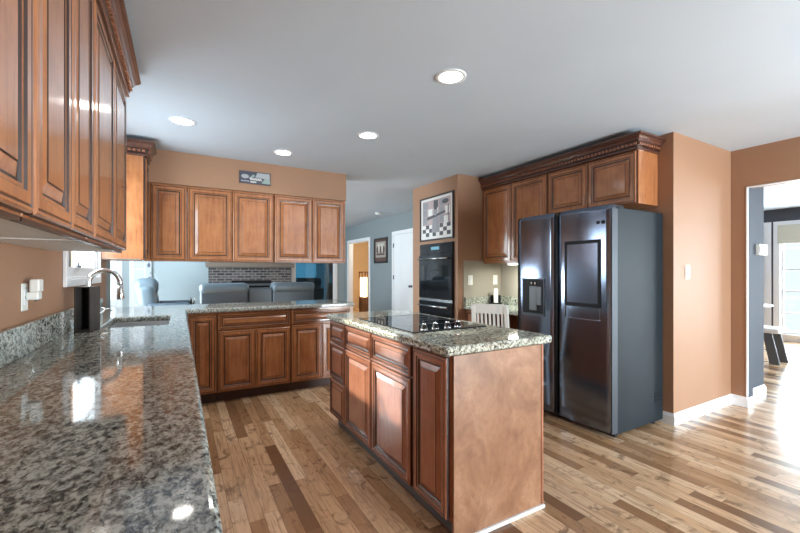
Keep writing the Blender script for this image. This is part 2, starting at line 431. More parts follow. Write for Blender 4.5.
struct(MB().box(4.6165, 4.725, 1.529, 1.5345, 0, 2.053).build('trim_3', 'grey_paint'))
WN = [0]
def window(axis, pos, inward, u0, u1, z0, z1, nx=1, nz=2, cas=0.06, depth=0.15, pane='pane', sill=True):
    WN[0] += 1
    fn = (lambda u, w, t: (pos + inward * t, u, w)) if axis == 'x' else (lambda u, w, t: (u, pos + inward * t, w))
    c = fn((u0 + u1) / 2, z0, 0)
    root = empty('window_%d' % WN[0], c, kind='structure')
    loc = lambda u, w, t: tuple(a - b for a, b in zip(fn(u, w, t), c))
    def rect(mb, a, b, p, q, t0, t1):
        vs = [loc(u, w, t) for t in (t0, t1) for w in (p, q) for u in (a, b)]
        mb.add(vs, [(0, 2, 3, 1), (4, 5, 7, 6), (0, 1, 5, 4), (2, 6, 7, 3), (0, 4, 6, 2), (1, 3, 7, 5)])
    m = MB()     # casing on the room side plus the lining of the reveal
    rect(m, u0 - cas, u0, z0 - cas, z1 + cas, 0.001, 0.02); rect(m, u1, u1 + cas, z0 - cas, z1 + cas, 0.001, 0.02)
    rect(m, u0, u1, z1, z1 + cas, 0.001, 0.02); rect(m, u0, u1, z0 - cas, z0, 0.001, 0.02)
    rect(m, u0, u0 + 0.012, z0, z1, -depth, 0.001); rect(m, u1 - 0.012, u1, z0, z1, -depth, 0.001)
    rect(m, u0, u1, z0, z0 + 0.012, -depth, 0.001); rect(m, u0, u1, z1 - 0.012, z1, -depth, 0.001)
    m.build('window_frame', 'white_trim', root, bevel=0.003)
    s = MB(); f = 0.045; ta, tb = -0.045, -0.010
    rect(s, u0 + 0.012, u0 + f, z0 + 0.012, z1 - 0.012, ta, tb); rect(s, u1 - f, u1 - 0.012, z0 + 0.012, z1 - 0.012, ta, tb)
    rect(s, u0 + f, u1 - f, z0 + 0.012, z0 + f + 0.03, ta, tb); rect(s, u0 + f, u1 - f, z1 - f, z1 - 0.012, ta, tb)
    for i in range(1, nx):
        x = u0 + (u1 - u0) * i / nx; rect(s, x - 0.012, x + 0.012, z0 + f, z1 - f, ta + 0.008, tb - 0.004)
    for i in range(1, nz):
        z = z0 + (z1 - z0) * i / nz; rect(s, u0 + f, u1 - f, z - 0.012, z + 0.012, ta + 0.008, tb - 0.004)
    s.build('sash', 'white_trim', root)
    g = MB(); rect(g, u0 + f - 0.004, u1 - f + 0.004, z0 + f, z1 - f + 0.004, -0.030, -0.025); g.build('pane', pane, root)
    if sill:
        q = MB(); rect(q, u0 - cas - 0.02, u1 + cas + 0.02, z0 - 0.012, z0 + 0.012, -0.03, 0.045); q.build('window_sill', 'white_trim', root, bevel=0.004)
    return root
wk = window('x', XL, 1, 2.93, 3.97, 1.22, 2.10, 1, 2, cas=0.045, sill=False)
lk = MB().lathe([(0.018, 0), (0.018, 0.012), (0.006, 0.016), (0.006, 0.03)], 14).box(-0.004, 0.004, -0.03, 0.004, 0.028, 0.038)
lk.build('latch', 'grey_dark', wk, loc=(-0.012, -0.10, 0.075), rot=(0, 0, R(70)))
window('y', -3.10, 1, 2.5, 4.5, 0.14, 1.34, 2, 1)  # unseen window, set low so its glare misses the bar doors
window('y', -3.10, 1, 6.0, 8.6, 0.3, 2.2, 3, 3)
for a, b in ((-2.2, -0.5), (-0.2, 1.05), (1.35, 2.72), (2.93, 3.5)):
    window('x', 9.60, -1, a, b, 0.12, 2.1, 2 if b - a > 1 else 1, 5, cas=0.09)
window('x', -1.65, 1, 5.9, 8.5, 0.4, 2.2, 3, 3)
window('y', 10.0, -1, -1.55, -1.10, 0.5, 2.15, 1, 2, cas=0.05)
window('y', 10.0, -1, -0.90, -0.585, 0.5, 2.15, 1, 4, cas=0.03)
window('y', 10.0, -1, 2.56, 3.66, 0.08, 2.08, 1, 1, cas=0.07, pane='blue_pane', sill=False)

# family-room side door (white six-panel) with casing
d = empty('door_1', (3.95, 6.78, 0), kind='structure')
m = MB(); y0, y1 = -0.40, 0.40
for a, b in ((y0 - 0.075, y0), (y1, y1 + 0.075)): m.box(-0.02, -0.001, a, b, 0, 2.115)
m.box(-0.02, -0.001, y0, y1, 2.04, 2.115); m.build('door_frame', 'white_trim', d, bevel=0.004)
m = MB(); m.box(-0.012, -0.001, y0 + 0.004, y1 - 0.004, 0.01, 2.036)
for a, b in ((y0 + 0.11, -0.05), (0.05, y1 - 0.11)):
    for p, q in ((0.22, 0.80), (0.92, 1.52), (1.64, 1.90)):
        m.box(-0.016, -0.012, a, b, p, q); m.box(-0.019, -0.016, a + 0.03, b - 0.03, p + 0.03, q - 0.03)
m.build('door_leaf', 'white_trim', d, bevel=0.004)
for z in (0.25, 1.15, 1.82):
    MB().box(-0.026, -0.012, y1 - 0.012, y1 + 0.012, z - 0.045, z + 0.045).build('hinge', 'grey_dark', d)
MB().lathe([(0.026, 0), (0.026, 0.008), (0.010, 0.012), (0.010, 0.03), (0.024, 0.042), (0.028, 0.055), (0.020, 0.066), (0.004, 0.07)], 16).build('door_knob', 'grey_dark', d, loc=(-0.012, y0 + 0.07, 0.98), rot=(0, R(-90), 0))
# white casing of the opening to the yellow room
m = MB()
for a, b in ((8.35, 8.42), (9.72, 9.79)): m.box(3.93, 3.949, a, b, 0, 2.10)
m.box(3.93, 3.949, 8.42, 9.72, 2.03, 2.10); m.box(3.95, 4.07, 8.42, 8.435, 0, 2.03); m.box(3.95, 4.07, 9.705, 9.72, 0, 2.03); m.box(3.95, 4.07, 8.435, 9.705, 2.015, 2.03)
struct(m.build('trim_2', 'white_trim', bevel=0.004))

# ------------------------------------------------------------------ cabinets
def panel_front(w, h, s, t=0.021, small=False):
    """raised-panel front: x 0..w, z 0..h, face towards -Y (face plane y = 0), back at y = t"""
    b = 0.024 if not small else 0.015
    rings = [(0, t, 1), (0, 0.006, 1), (0.003, 0.002, 0), (0.006, 0.0, 0), (0.011, 0.0, 0), (0.0125, 0.003, 1), (0.016, 0.003, 1), (0.0175, 0.0, 0),  # outer edges dark too: shade of the door gaps put into colour
             (s - 0.018, 0.0, 0), (s - 0.014, 0.005, 1), (s - 0.006, 0.0055, 0), (s - 0.001, 0.0105, 1), (s + 0.004, 0.0115, 1),
             (s + 0.004 + b, 0.003, 0), (s + 0.0075 + b, 0.001, 1), (s + 0.011 + b, 0.001, 0)]
    mb = MB(); vs = []
    for i, y, k in rings: vs += [(i, y, i), (w - i, y, i), (w - i, y, h - i), (i, y, h - i)]
    fs = []; ms = []
    for r in range(len(rings) - 1):
        for k in range(4):
            fs.append((r * 4 + k, r * 4 + (k + 1) % 4, (r + 1) * 4 + (k + 1) % 4, (r + 1) * 4 + k)); ms.append(rings[r + 1][2])
    e = (len(rings) - 1) * 4; fs.append((e, e + 1, e + 2, e + 3)); ms.append(0)
    fs.append((3, 2, 1, 0)); ms.append(0)
    mb.v = vs; mb.f = [list(f) for f in fs]; mb.m = ms; mb.s = [False] * len(fs)
    return mb
def cabinet(name, loc, rz, w, depth, z0, z1, fronts, label, cat='cabinet', group=None, toe=0, toe_mat='toe_dark', wd='cherry', wa='cherry_across', under=False, knobs=False):
    """carcass x 0..w, y 0.022..depth; fronts = (kind, x0, x1, z0, z1)"""
    root = empty(name, (loc[0], loc[1], 0), rz, label, cat, group)
    zb = z0 + toe
    body = MB().box(0, w, 0.0225, depth, zb, z1)
    body.build('carcass', wd, root, bevel=0.0015, seg=1)
    if toe: MB().box(0.001, w - 0.001, 0.085, depth, z0, zb).build('toe_kick', toe_mat, root)
    if under:
        u = MB().box(0.02, w - 0.02, 0.045, depth - 0.004, zb - 0.004, zb - 0.0002)
        u.build('underside', 'pale_board', root)
        MB().box(0.0, w, 0.0225, 0.042, zb - 0.009, zb - 0.0002).build('light_rail', 'glaze_and_shade' if under == 2 else wa, root)
    for kind, a, b, p, q in fronts:
        s = 0.058 if kind == 'door' else 0.036
        if b - a < 0.2: s = min(s, 0.045)
        o = panel_front(b - a, q - p, s, small=(kind != 'door')).build(kind, [wd if kind == 'door' else wa, 'glaze_and_shade'], root, loc=(a, 0, p), fix=False)
    return root
g = 0.003
# left run above the worktop, faces towards +X
XF = -0.262; ZU0, ZU1 = 1.378, 2.275
UL = [('far twin-door glossy cherry wall cabinet next to the sink window', 1.735, 2.68), ('narrow twin-door cherry wall cabinet in the middle of the left run', 1.085, 1.725), ('nearest cherry wall cabinet at the left edge above the outlet wall', 0.15, 1.075)]
for lab, a, b in UL:
    w = b - a; md = w / 2
    cabinet('wall_cabinet', (XF, a), R(90), w, 0.322, ZU0, ZU1, [('door', g, md - g / 2, ZU0 + 0.006, ZU1 - 0.02), ('door', md + g / 2, w - g, ZU0 + 0.006, ZU1 - 0.02)], lab, group='upper cabinets of the left wall', under=2)
# corner upper cabinet beyond the sink window, face towards +X
cabinet('wall_cabinet', (-0.250, 3.995), R(90), 0.28, 0.334, 1.375, 2.275, [('door', 0.004, 0.276, 1.385, 2.25)], 'cherry corner wall cabinet beyond the sink window, its plain side facing us', group='upper cabinets of the left wall', under=1)
# bar uppers under the soffit, face towards -Y
YB = 4.275; ZB0, ZB1 = 1.366, 2.10
cabinet('wall_cabinet', (XL + 0.002, YB), 0, 0.643, 0.34, ZB0, ZB1, [('door', 0.350, 0.638, ZB0 + 0.005, ZB1 - 0.012)], 'single-door golden cherry wall cabinet in the corner at the left end of the bar', group='upper cabinets over the bar')
cabinet('wall_cabinet', (0.064, YB), 0, 0.815, 0.34, ZB0, ZB1, [('door', 0.006, 0.404, ZB0 + 0.005, ZB1 - 0.012), ('door', 0.409, 0.81, ZB0 + 0.005, ZB1 - 0.012)], 'golden cherry twin-door wall cabinet over the bar, under the dark plaque', group='upper cabinets over the bar')
cabinet('wall_cabinet', (0.883, YB), 0, 0.82, 0.34, ZB0, ZB1, [('door', 0.006, 0.418, ZB0 + 0.005, ZB1 - 0.012), ('door', 0.423, 0.80, ZB0 + 0.005, ZB1 - 0.012)], 'golden cherry twin-door wall cabinet at the open right end of the bar', group='upper cabinets over the bar')
# bar base cabinets
YL = 4.075; zc = 0.875
cabinet('base_cabinet', (0.065, YL), 0, 0.245, 0.57, 0, zc, [('door', 0.006, 0.238, 0.112, 0.845)], 'narrow full-height-door base cabinet in the inner corner under the bar', group='base cabinets under the bar', toe=0.10)
cabinet('base_cabinet', (0.315, YL), 0, 0.695, 0.57, 0, zc, [('drawer', 0.006, 0.689, 0.705, 0.855), ('door', 0.006, 0.345, 0.112, 0.692), ('door', 0.35, 0.689, 0.112, 0.692)], 'base cabinet under the bar with one wide drawer over two doors', group='base cabinets under the bar', toe=0.10)
cabinet('base_cabinet', (1.015, YL), 0, 0.665, 0.57, 0, zc, [('drawer', 0.006, 0.659, 0.715, 0.855), ('door', 0.006, 0.330, 0.112, 0.702), ('door', 0.335, 0.659, 0.112, 0.702)], 'base cabinet at the open end of the bar, half hidden by the island', group='base cabinets under the bar', toe=0.10)
# base cabinets of the left run (under the long worktop)
for k, (a, b, lab) in enumerate([(-0.45, 0.45, 'cherry base cabinet under the near end of the long worktop'), (0.46, 1.66, 'cherry base cabinet under the middle of the long worktop'), (1.67, 2.90, 'cherry base cabinet under the long worktop just before the sink'), ]):
    w = b - a; md = w / 2
    cabinet('base_cabinet', (0.022, a), R(90), w, 0.605, 0, zc, [('drawer', g, w - g, 0.705, 0.855), ('door', g, md - g, 0.112, 0.692), ('door', md + g, w - g, 0.112, 0.692)], lab, group='base cabinets under the long worktop', toe=0.10)
cabinet('base_cabinet', (0.022, 2.91), R(90), 0.76, 0.605, 0, 0.68, [('door', g, 0.378, 0.112, 0.67), ('door', 0.382, 0.757, 0.112, 0.67)], 'cherry sink base cabinet under the steel sink', group='base cabinets under the long worktop', toe=0.10)
# uppers above the refrigerator and the desk, faces towards -X  (local x runs towards -Y)
XR = 3.225; ZR1 = 2.275
def right_upper(ya, yb, z0, doors, lab):
    cabinet('wall_cabinet', (XR, ya), R(-90), ya - yb, 0.313, z0, ZR1, [('door', ya - p, ya - q, z0 + 0.008, ZR1 - 0.02) for p, q in doors], lab, group='upper cabinets of the fridge wall', under=1 if z0 < 1.5 else 0)
right_upper(3.620, 2.665, 1.375, [(3.61, 3.155), (3.15, 2.67)], 'tall twin-door cherry wall cabinet above the desk nook, left of the refrigerator')
right_upper(2.660, 1.775, 1.825, [(2.655, 2.222), (2.217, 1.785)], 'short twin-door cherry cabinet above the refrigerator')

# crown mouldings with dentils
def crown(path, z, side, label, mkey='cherry_crown'):
    P = [Vector(p) for p in path]; n = len(P); off = []
    for i in range(n):
        ns = []
        if i > 0: dd = (P[i] - P[i - 1]).normalized(); ns.append(Vector((-dd.y, dd.x)) * side)
        if i < n - 1: dd = (P[i + 1] - P[i]).normalized(); ns.append(Vector((-dd.y, dd.x)) * side)
        off.append(sum(ns, Vector((0, 0))) if len(ns) == 2 else ns[0])
    prof = [(-0.012, -0.014), (0.008, -0.014), (0.012, -0.010), (0.012, 0.002), (0.005, 0.006), (0.005, 0.012), (0.016, 0.016), (0.016, 0.040), (0.024, 0.044), (0.024, 0.050), (0.030, 0.056),
            (0.036, 0.070), (0.048, 0.082), (0.056, 0.086), (0.056, 0.092), (0.064, 0.096), (0.064, 0.108), (-0.012, 0.108)]
    root = empty('crown_molding', (P[0].x, P[0].y, z), 0, label, 'crown molding')
    mb = MB(); k = len(prof); vs = []
    for p, o in zip(P, off): vs += [(p.x - P[0].x + o.x * a, p.y - P[0].y + o.y * a, b) for a, b in prof]
    fs = [(i * k + j, i * k + (j + 1) % k, (i + 1) * k + (j + 1) % k, (i + 1) * k + j) for i in range(n - 1) for j in range(k)]
    fs += [list(range(k))[::-1], [(n - 1) * k + j for j in range(k)]]
    mb.add(vs, fs)
    for i in range(n - 1):
        for j in (4, 6, 8, 13): mb.m[i * k + j] = 1  # glaze lines, plus the band behind the dentils painted dark as gap shade
    mb.build('molding_profile', [mkey, 'glaze_and_shade'], root)
    dm = MB()
    for i in range(n - 1):
        a, b = P[i], P[i + 1]; dd = (b - a).normalized(); nn = Vector((-dd.y, dd.x)) * side; ln = (b - a).length
        c = int((ln + 0.03) / 0.034)
        for q in range(c):
            p = a + dd * (0.004 + 0.034 * q) - P[0] + nn * 0.0215
            dm.obox((p.x, p.y, 0.029), (dd.x * 0.0105, dd.y * 0.0105, 0), (nn.x * 0.006, nn.y * 0.006, 0), (0, 0, 0.009))
    dm.build('dentil_strip', 'cherry_red', root)
    return root
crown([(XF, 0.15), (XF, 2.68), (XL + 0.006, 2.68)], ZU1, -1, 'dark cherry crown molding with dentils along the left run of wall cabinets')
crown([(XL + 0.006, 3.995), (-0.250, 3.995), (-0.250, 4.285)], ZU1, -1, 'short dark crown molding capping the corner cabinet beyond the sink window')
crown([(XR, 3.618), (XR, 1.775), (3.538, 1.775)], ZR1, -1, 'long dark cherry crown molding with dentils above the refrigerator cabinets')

# ------------------------------------------------------------------ worktops, backsplashes
ZT = 0.918
xs = [XL + 0.001, -0.425, -0.065, 0.052, 1.72]; ys = [-0.5, 2.965, 3.60, 4.05, 4.665]
def keepL(x, y):
    if -0.425 < x < -0.065 and 2.965 < y < 3.60: return False
    return x < 0.052 or y > 4.05
o = MB().grid(xs, ys, keepL, 0.876, ZT, lambda u, w, t: (u, w, t)).build('countertop', 'granite', bevel=0.014, seg=4)
tag(o, 'long L-shaped speckled granite worktop holding the sink and forming the bar', 'countertop')
tag(MB().box(XL + 0.001, XL + 0.030, -0.5, 4.02, ZT + 0.0005, 1.046).build('backsplash', 'granite', bevel=0.003), 'low granite backsplash strip on the tan wall behind the long worktop', 'backsplash')
# island
isl = empty('kitchen_island', (1.07, 3.05, 0), R(-90), 'cherry kitchen island with drawers, doors and a plain end panel', 'kitchen island')
L_ = 1.62
def py(y): return 3.05 - y
wi = 'cherry_red'
MB().box(0.0, L_ - 0.012, 0.0225, 0.60, 0.10, 0.875).build('carcass', wi, isl, bevel=0.0015, seg=1)
MB().box(0.002, L_ - 0.012, 0.075, 0.598, 0, 0.10).build('toe_kick', 'toe_grey', isl)
def front(kind, ya, yb, z0, z1):
    a, b = py(ya), py(yb)
    panel_front(b - a, z1 - z0, 0.052 if kind == 'door' else 0.034, small=(kind != 'door')).build(kind, ['cherry_red' if kind == 'door' else 'island_across', 'glaze_and_shade'], isl, loc=(a, 0, z0), fix=False)

front('drawer', 3.045, 2.73, 0.70, 0.862); front('drawer', 3.045, 2.73, 0.41, 0.69); front('drawer', 3.045, 2.73, 0.112, 0.40)
front('drawer', 2.715, 2.27, 0.70, 0.862); front('door', 2.715, 2.27, 0.112, 0.688)
front('drawer', 2.255, 1.775, 0.70, 0.862); front('door', 2.255, 1.775, 0.112, 0.688)
front('door', 1.745, 1.452, 0.112, 0.862)
MB().box(L_ - 0.0115, L_ + 0.004, 0.028, 0.612, 0.02, 0.875).build('end_panel', 'panel_wood' if 'panel_wood' in M else 'cherry', isl, bevel=0.001, seg=1)
MB().box(L_ - 0.012, L_ + 0.007, 0.6125, 0.628, 0.02, 0.875).build('corner_strip', 'cherry_red', isl, bevel=0.002)
MB().box(L_ - 0.011, L_ + 0.016, 0.085, 0.632, 0, 0.0195).build('shoe_molding', 'white_trim', isl, bevel=0.005)
tag(MB().box(1.048, 1.765, 1.418, 3.065, 0.876, ZT + 0.002).build('countertop', 'granite_green_lit', bevel=0.014, seg=4), 'speckled granite slab on top of the island, holding the cooktop', 'countertop')

# ------------------------------------------------------------------ sink, faucet
sk = MB(); x0, x1, ya, yb = -0.435, -0.055, 2.955, 3.61
T = 0.012
sk.grid([x0, x0 + 0.02, x1 - 0.02, x1], [ya, ya + 0.02, yb - 0.02, yb], lambda x, y: not (x0 + 0.02 < x < x1 - 0.02 and ya + 0.02 < y < yb - 0.02), 0.862, 0.875, lambda u, w, t: (u, w, t))
a, b, c, d_ = x0 + 0.02, x1 - 0.02, ya + 0.02, yb - 0.02
sk.box(a, a + 0.003, c, d_, 0.70, 0.862).box(b - 0.003, b, c, d_, 0.70, 0.862).box(a, b, c, c + 0.003, 0.70, 0.862).box(a, b, d_ - 0.003, d_, 0.70, 0.862).box(a, b, c, d_, 0.696, 0.70)
sr = empty('sink', (0, 0, 0), 0, 'undermount stainless steel sink below the window', 'sink')
sk.build('basin', 'steel', sr)
MB().lathe([(0.04, 0), (0.045, 0.003), (0.03, 0.004), (0.01, 0.001)], 20, (-0.245, 3.28, 0.70)).build('drain', 'chrome', sr)

fx, fy = -0.497, 3.08
fa = empty('faucet', (fx, fy, ZT), R(6), 'tall chrome gooseneck faucet behind the sink, pull-down spray head', 'faucet')
MB().lathe([(0.028, 0), (0.028, 0.012), (0.022, 0.02), (0.020, 0.10), (0.017, 0.11), (0.0135, 0.115)], 20).build('base', 'chrome', fa)
pts = [(0, 0, 0.11), (0, 0, 0.20)] + [(0.080 - 0.080 * math.cos(t), 0, 0.274 + 0.080 * math.sin(t)) for t in [PI * k / 16 for k in range(0, 17)]] + [(0.1605, 0, 0.255)]
MB().tube(pts, 0.0145, 14).build('spout', 'chrome', fa)
MB().tube([(0.1605, 0, 0.255), (0.161, 0, 0.235), (0.162, 0, 0.215), (0.162, 0, 0.175), (0.162, 0, 0.165)], [0.0145, 0.0150, 0.019, 0.021, 0.018], 16).build('spray_head', 'chrome', fa)
MB().tube([(0.0, 0.018, 0.06), (0.02, 0.045, 0.062), (0.06, 0.085, 0.075), (0.085, 0.10, 0.105)], [0.011, 0.009, 0.007, 0.006], 10).build('lever', 'chrome', fa)
sd = empty('soap_dispenser', (-0.50, 3.42, ZT), R(-10), 'small chrome soap dispenser behind the sink, beside the faucet', 'soap dispenser')
MB().lathe([(0.020, 0), (0.020, 0.008), (0.011, 0.014), (0.011, 0.05), (0.014, 0.055), (0.014, 0.065)], 16).build('base', 'chrome', sd)
MB().tube([(0, 0, 0.065), (0, 0, 0.078), (0.02, 0, 0.088), (0.075, 0, 0.08), (0.085, 0, 0.07)], 0.006, 10).build('spout', 'chrome', sd)

# open dark wooden holder
hd = empty('utensil_holder', (-0.468, 2.86, ZT), R(-25), 'tall open-fronted dark wooden holder standing before the faucet', 'utensil holder')
m = MB(); w, dp, hh, th = 0.044, 0.042, 0.262, 0.008
m.box(-w, -w + th, -dp, dp, 0, hh).box(w - th, w, -dp, dp, 0, hh).box(-w + th, w - th, dp - th, dp, 0, hh).box(-w + th, w - th, -dp, dp - th, 0, th + 0.006).box(-w + th, w - th, -dp, dp - th, hh - th, hh)
m.build('box', 'dark_wood', hd, bevel=0.0015)
MB().box(-w + th + 0.0005, w - th - 0.0005, dp - th - 0.006, dp - th - 0.0005, th + 0.0065, hh - th - 0.0005).build('lining', 'black_plastic', hd)

# outlet with plugged-in night light on the left wall
def plate(name, loc, rz, w, h, label, cat, kind='outlet', group=None):
    r = empty(name, loc, rz, label, cat, group)
    MB().box(-w / 2, w / 2, -0.006, -0.0005, -h / 2, h / 2).build('cover_plate', 'white_plastic', r, bevel=0.003)
    if kind == 'outlet':
        for z in (-0.02, 0.02): MB().box(-0.016, 0.016, -0.0085, -0.006, z - 0.014, z + 0.014).build('socket', 'white_trim', r, bevel=0.003)
    elif kind == 'switch':
        for x in ([0] if w < 0.09 else [-0.023, 0.023]): MB().box(x - 0.016, x + 0.016, -0.010, -0.006, -0.033, 0.033).build('rocker', 'white_trim', r, bevel=0.003)
    return r
r = plate('wall_outlet', (XL, 2.25, 1.155), R(90), 0.075, 0.118, 'white wall outlet on the tan wall over the long worktop', 'outlet')
nl = empty('night_light', (XL + 0.009, 2.265, 1.17), R(90), 'white plug-in night light stuck in the outlet over the long worktop', 'night light')
MB().box(-0.022, 0.03, -0.042, 0, -0.028, 0.006).build('plug_body', 'white_plastic', nl, bevel=0.006)
MB().box(-0.026, 0.034, -0.046, -0.012, 0.006, 0.062).build('shade', 'white_plastic', nl, bevel=0.006)
for k in range(4): MB().lathe([(0.004, 0), (0.004, 0.006)], 10, (-0.014 + 0.012 * k, -0.03, -0.034)).build('button', 'grey_dark', nl)

# ------------------------------------------------------------------ cooktop
ct = empty('cooktop', (1.40, 2.215, ZT + 0.0025), 0, 'black glass electric cooktop set in the island worktop', 'cooktop')
MB().box(-0.265, 0.265, -0.375, 0.375, 0, 0.006).build('glass_top', 'black_glass', ct, bevel=0.002)
fr_ = MB(); 
for a in (-0.2675, 0.2655): fr_.box(a, a + 0.002, -0.377, 0.377, 0, 0.007)
for a in (-0.377, 0.375): fr_.box(-0.2675, 0.2675, a, a + 0.002, 0, 0.007)
fr_.build('rim', 'black_plastic', ct)
for (x, y, rr) in ((-0.13, 0.20, 0.10), (0.13, 0.20, 0.085), (-0.13, -0.08, 0.085), (0.13, -0.06, 0.11)):
    q = MB(); n = 40; vs = []
    for k in range(n):
        t = 2 * PI * k / n
        vs += [(x + rr * math.cos(t), y + rr * math.sin(t), 0.0063), (x + (rr - 0.003) * math.cos(t), y + (rr - 0.003) * math.sin(t), 0.0063)]
    q.add(vs, [(2 * k, (2 * k + 2) % (2 * n), (2 * k + 3) % (2 * n), 2 * k + 1) for k in range(n)]); q.build('burner_ring', 'grey_dark', ct)
for x in (-0.155, -0.075, 0.015, 0.095):
    kb = MB().lathe([(0.021, 0), (0.021, 0.010), (0.017, 0.014), (0.016, 0.026), (0.013, 0.030)], 18, (x, -0.315, 0.0062)).build('knob', 'black_plastic', ct)
    MB().box(x - 0.003, x + 0.003, -0.331, -0.299, 0.034, 0.041).build('grip', 'chrome', kb, bevel=0.001)
    MB().lathe([(0.0225, 0), (0.0225, 0.004), (0.021, 0.005)], 18, (x, -0.315, 0.0061)).build('collar', 'chrome', kb)

# ------------------------------------------------------------------ refrigerator (faces -X)
fr = empty('refrigerator', (2.79, 1.723, 0), 0, 'black stainless side-by-side refrigerator with water dispenser between desk nook and pillar', 'refrigerator')
FW = 0.925
MB().box(0.078, 0.735, 0.004, FW - 0.004, 0.03, 1.755).build('cabinet_body', 'fridge_side', fr, bevel=0.006)
def fdoor(y0, y1, name='door'):
    mb = MB(); n = 10; prof = []
    for k in range(n + 1):
        t = k / n; prof.append((0.012 * (2 * t - 1) ** 2, y0 + (y1 - y0) * t))
    poly = prof + [(0.070, y1), (0.070, y0)]
    nz = 8; Zs = [0.05] + [1.735 + 0.037 * k / nz for k in range(nz + 1)]
    vs = []; k = len(poly)
    for z in Zs:
        q = max(0.0, (z - 1.735) / 0.037); sh = 0.016 * q * q
        for i, (x, y) in enumerate(poly): vs.append((x + (sh if i <= n else 0), y, z))
    fs = [(a * k + j, a * k + (j + 1) % k, (a + 1) * k + (j + 1) % k, (a + 1) * k + j) for a in range(len(Zs) - 1) for j in range(k)]
    mb.add(vs, fs, 0); mb.add([vs[i] for i in range(k)], [list(range(k))[::-1]]); mb.add([vs[-k + i] for i in range(k)], [list(range(k))])
    for i, f in enumerate(mb.f):
        if len(f) == 4 and all((j % k) <= n for j in f): mb.s[i] = True
    return mb.build(name, 'black_steel', fr)
d1 = fdoor(0.0, 0.480); d2 = fdoor(0.512, FW)
MB().box(0.020, 0.0775, 0.4805, 0.5115, 0.05, 1.745).build('handle_channel', 'black_plastic', fr)
MB().box(0.004, 0.074, -0.006, -0.0005, 0.05, 1.74).build('door_edge', 'edge_steel', d1, bevel=0.002)
# door-in-door window
m = MB(); a, b, p, q = 0.085, 0.400, 0.985, 1.515
m.box(0.000, 0.012, a, b, p, p + 0.03).box(0.000, 0.012, a, b, q - 0.028, q).box(0.000, 0.012, a, a + 0.022, p + 0.03, q - 0.028).box(0.000, 0.012, b - 0.022, b, p + 0.03, q - 0.028)
for v in range(len(m.v)): m.v[v] = (m.v[v][0] - 0.003, m.v[v][1], m.v[v][2])
m.build('showcase_frame', 'black_plastic', d1, bevel=0.001)
m = MB()
for y in (a, b - 0.004): m.box(-0.002, 0.008, y, y + 0.004, 0.89, 0.985)
m.box(-0.002, 0.008, a, b, 0.886, 0.890); m.build('showcase_edge', 'chrome_edge', d1)
MB().box(-0.0012, 0.006, a + 0.022, b - 0.022, p + 0.03, q - 0.028).build('showcase_panel', 'black_steel', d1)
for y in (0.055, 0.095): MB().box(0.0, 0.010, y, y + 0.022, 1.632, 1.655).build('badge', 'black_plastic', d1)
# dispenser
m = MB(); a, b, p, q = 0.605, 0.855, 0.868, 1.205
m.box(-0.004, 0.010, a, b, q - 0.012, q).box(-0.004, 0.010, a, b, p, p + 0.022).box(-0.004, 0.010, a, a + 0.010, p + 0.022, q - 0.012).box(-0.004, 0.010, b - 0.010, b, p + 0.022, q - 0.012)
dsp = m.build('dispenser_frame', 'edge_steel', d2, bevel=0.001)
MB().box(-0.001, 0.006, a + 0.010, b - 0.010, p + 0.022, q - 0.012).build('dispenser_recess', 'black_plastic', dsp)
MB().box(-0.012, -0.001, a + 0.08, b - 0.09, p + 0.05, q - 0.07).build('paddle', 'grey_dark', dsp, bevel=0.003)
MB().box(-0.010, -0.001, a + 0.03, a + 0.10, p + 0.10, q - 0.075).build('panel_screen', 'grey_dark', dsp, bevel=0.002)
for y in (0.70, 0.74): MB().tube([(-0.009, y, 1.172), (-0.009, y, 1.150)], 0.009, 10).build('nozzle', 'chrome', dsp)
MB().box(0.06, 0.10, 0.01, FW - 0.01, 0.02, 0.0495).build('kick_grille', 'black_plastic', fr)
for y in (0.05, FW - 0.05):
    MB().lathe([(0.022, 0), (0.022, 0.006), (0.010, 0.010), (0.010, 0.0295)], 14, (0.115, y, 0)).build('foot', 'black_plastic', fr)
    MB().lathe([(0.022, 0), (0.022, 0.006), (0.010, 0.010), (0.010, 0.0295)], 14, (0.65, y, 0)).build('foot', 'black_plastic', fr)
for y in (0.02, FW - 0.10): MB().box(0.055, 0.20, y, y + 0.08, 1.7555, 1.778).build('hinge_cover', 'black_plastic', fr, bevel=0.004)
# side embossing near the floor
m = MB()
for k in range(3): m.box(0.60, 0.70, -0.0005, 0.004, 0.20 + k * 0.03, 0.208 + k * 0.03)
m.build('side_vent', 'black_plastic', fr)

# ------------------------------------------------------------------ double oven in the tower (faces -X)
ov = empty('double_oven', (2.85, 4.055, 0), 0, 'black glass double wall oven built in below the framed chef picture', 'oven')
hw = 0.368
MB().box(-0.016, -0.0005, -hw, hw, 0.30, 1.628).build('trim_frame', 'oven_black', ov, bevel=0.002)
MB().box(-0.028, -0.0165, -hw + 0.01, hw - 0.01, 1.50, 1.62).build('control_panel', 'oven_black', ov, bevel=0.002)
MB().box(-0.0285, -0.0281, -0.09, 0.09, 1.545, 1.585).build('display', 'display', ov)
for p, q in ((0.925, 1.485), (0.32, 0.885)):
    dr = MB().box(-0.040, -0.0165, -hw + 0.01, hw - 0.01, p, q).build('door', 'oven_black', ov, bevel=0.003)
    MB().box(-0.0415, -0.0402, -hw + 0.07, hw - 0.07, p + 0.10, q - 0.14).build('door_glass', 'black_glass', dr)
    hd_ = MB(); hd_.tube([(-0.078, -hw + 0.05, q - 0.055), (-0.078, hw - 0.05, q - 0.055)], 0.011, 12)
    for y in (-hw + 0.09, hw - 0.09): hd_.tube([(-0.078, y, q - 0.055), (-0.039, y, q - 0.055)], 0.008, 10)
    hd_.build('handle', 'oven_handle' if 'oven_handle' in M else 'chrome_edge', dr)
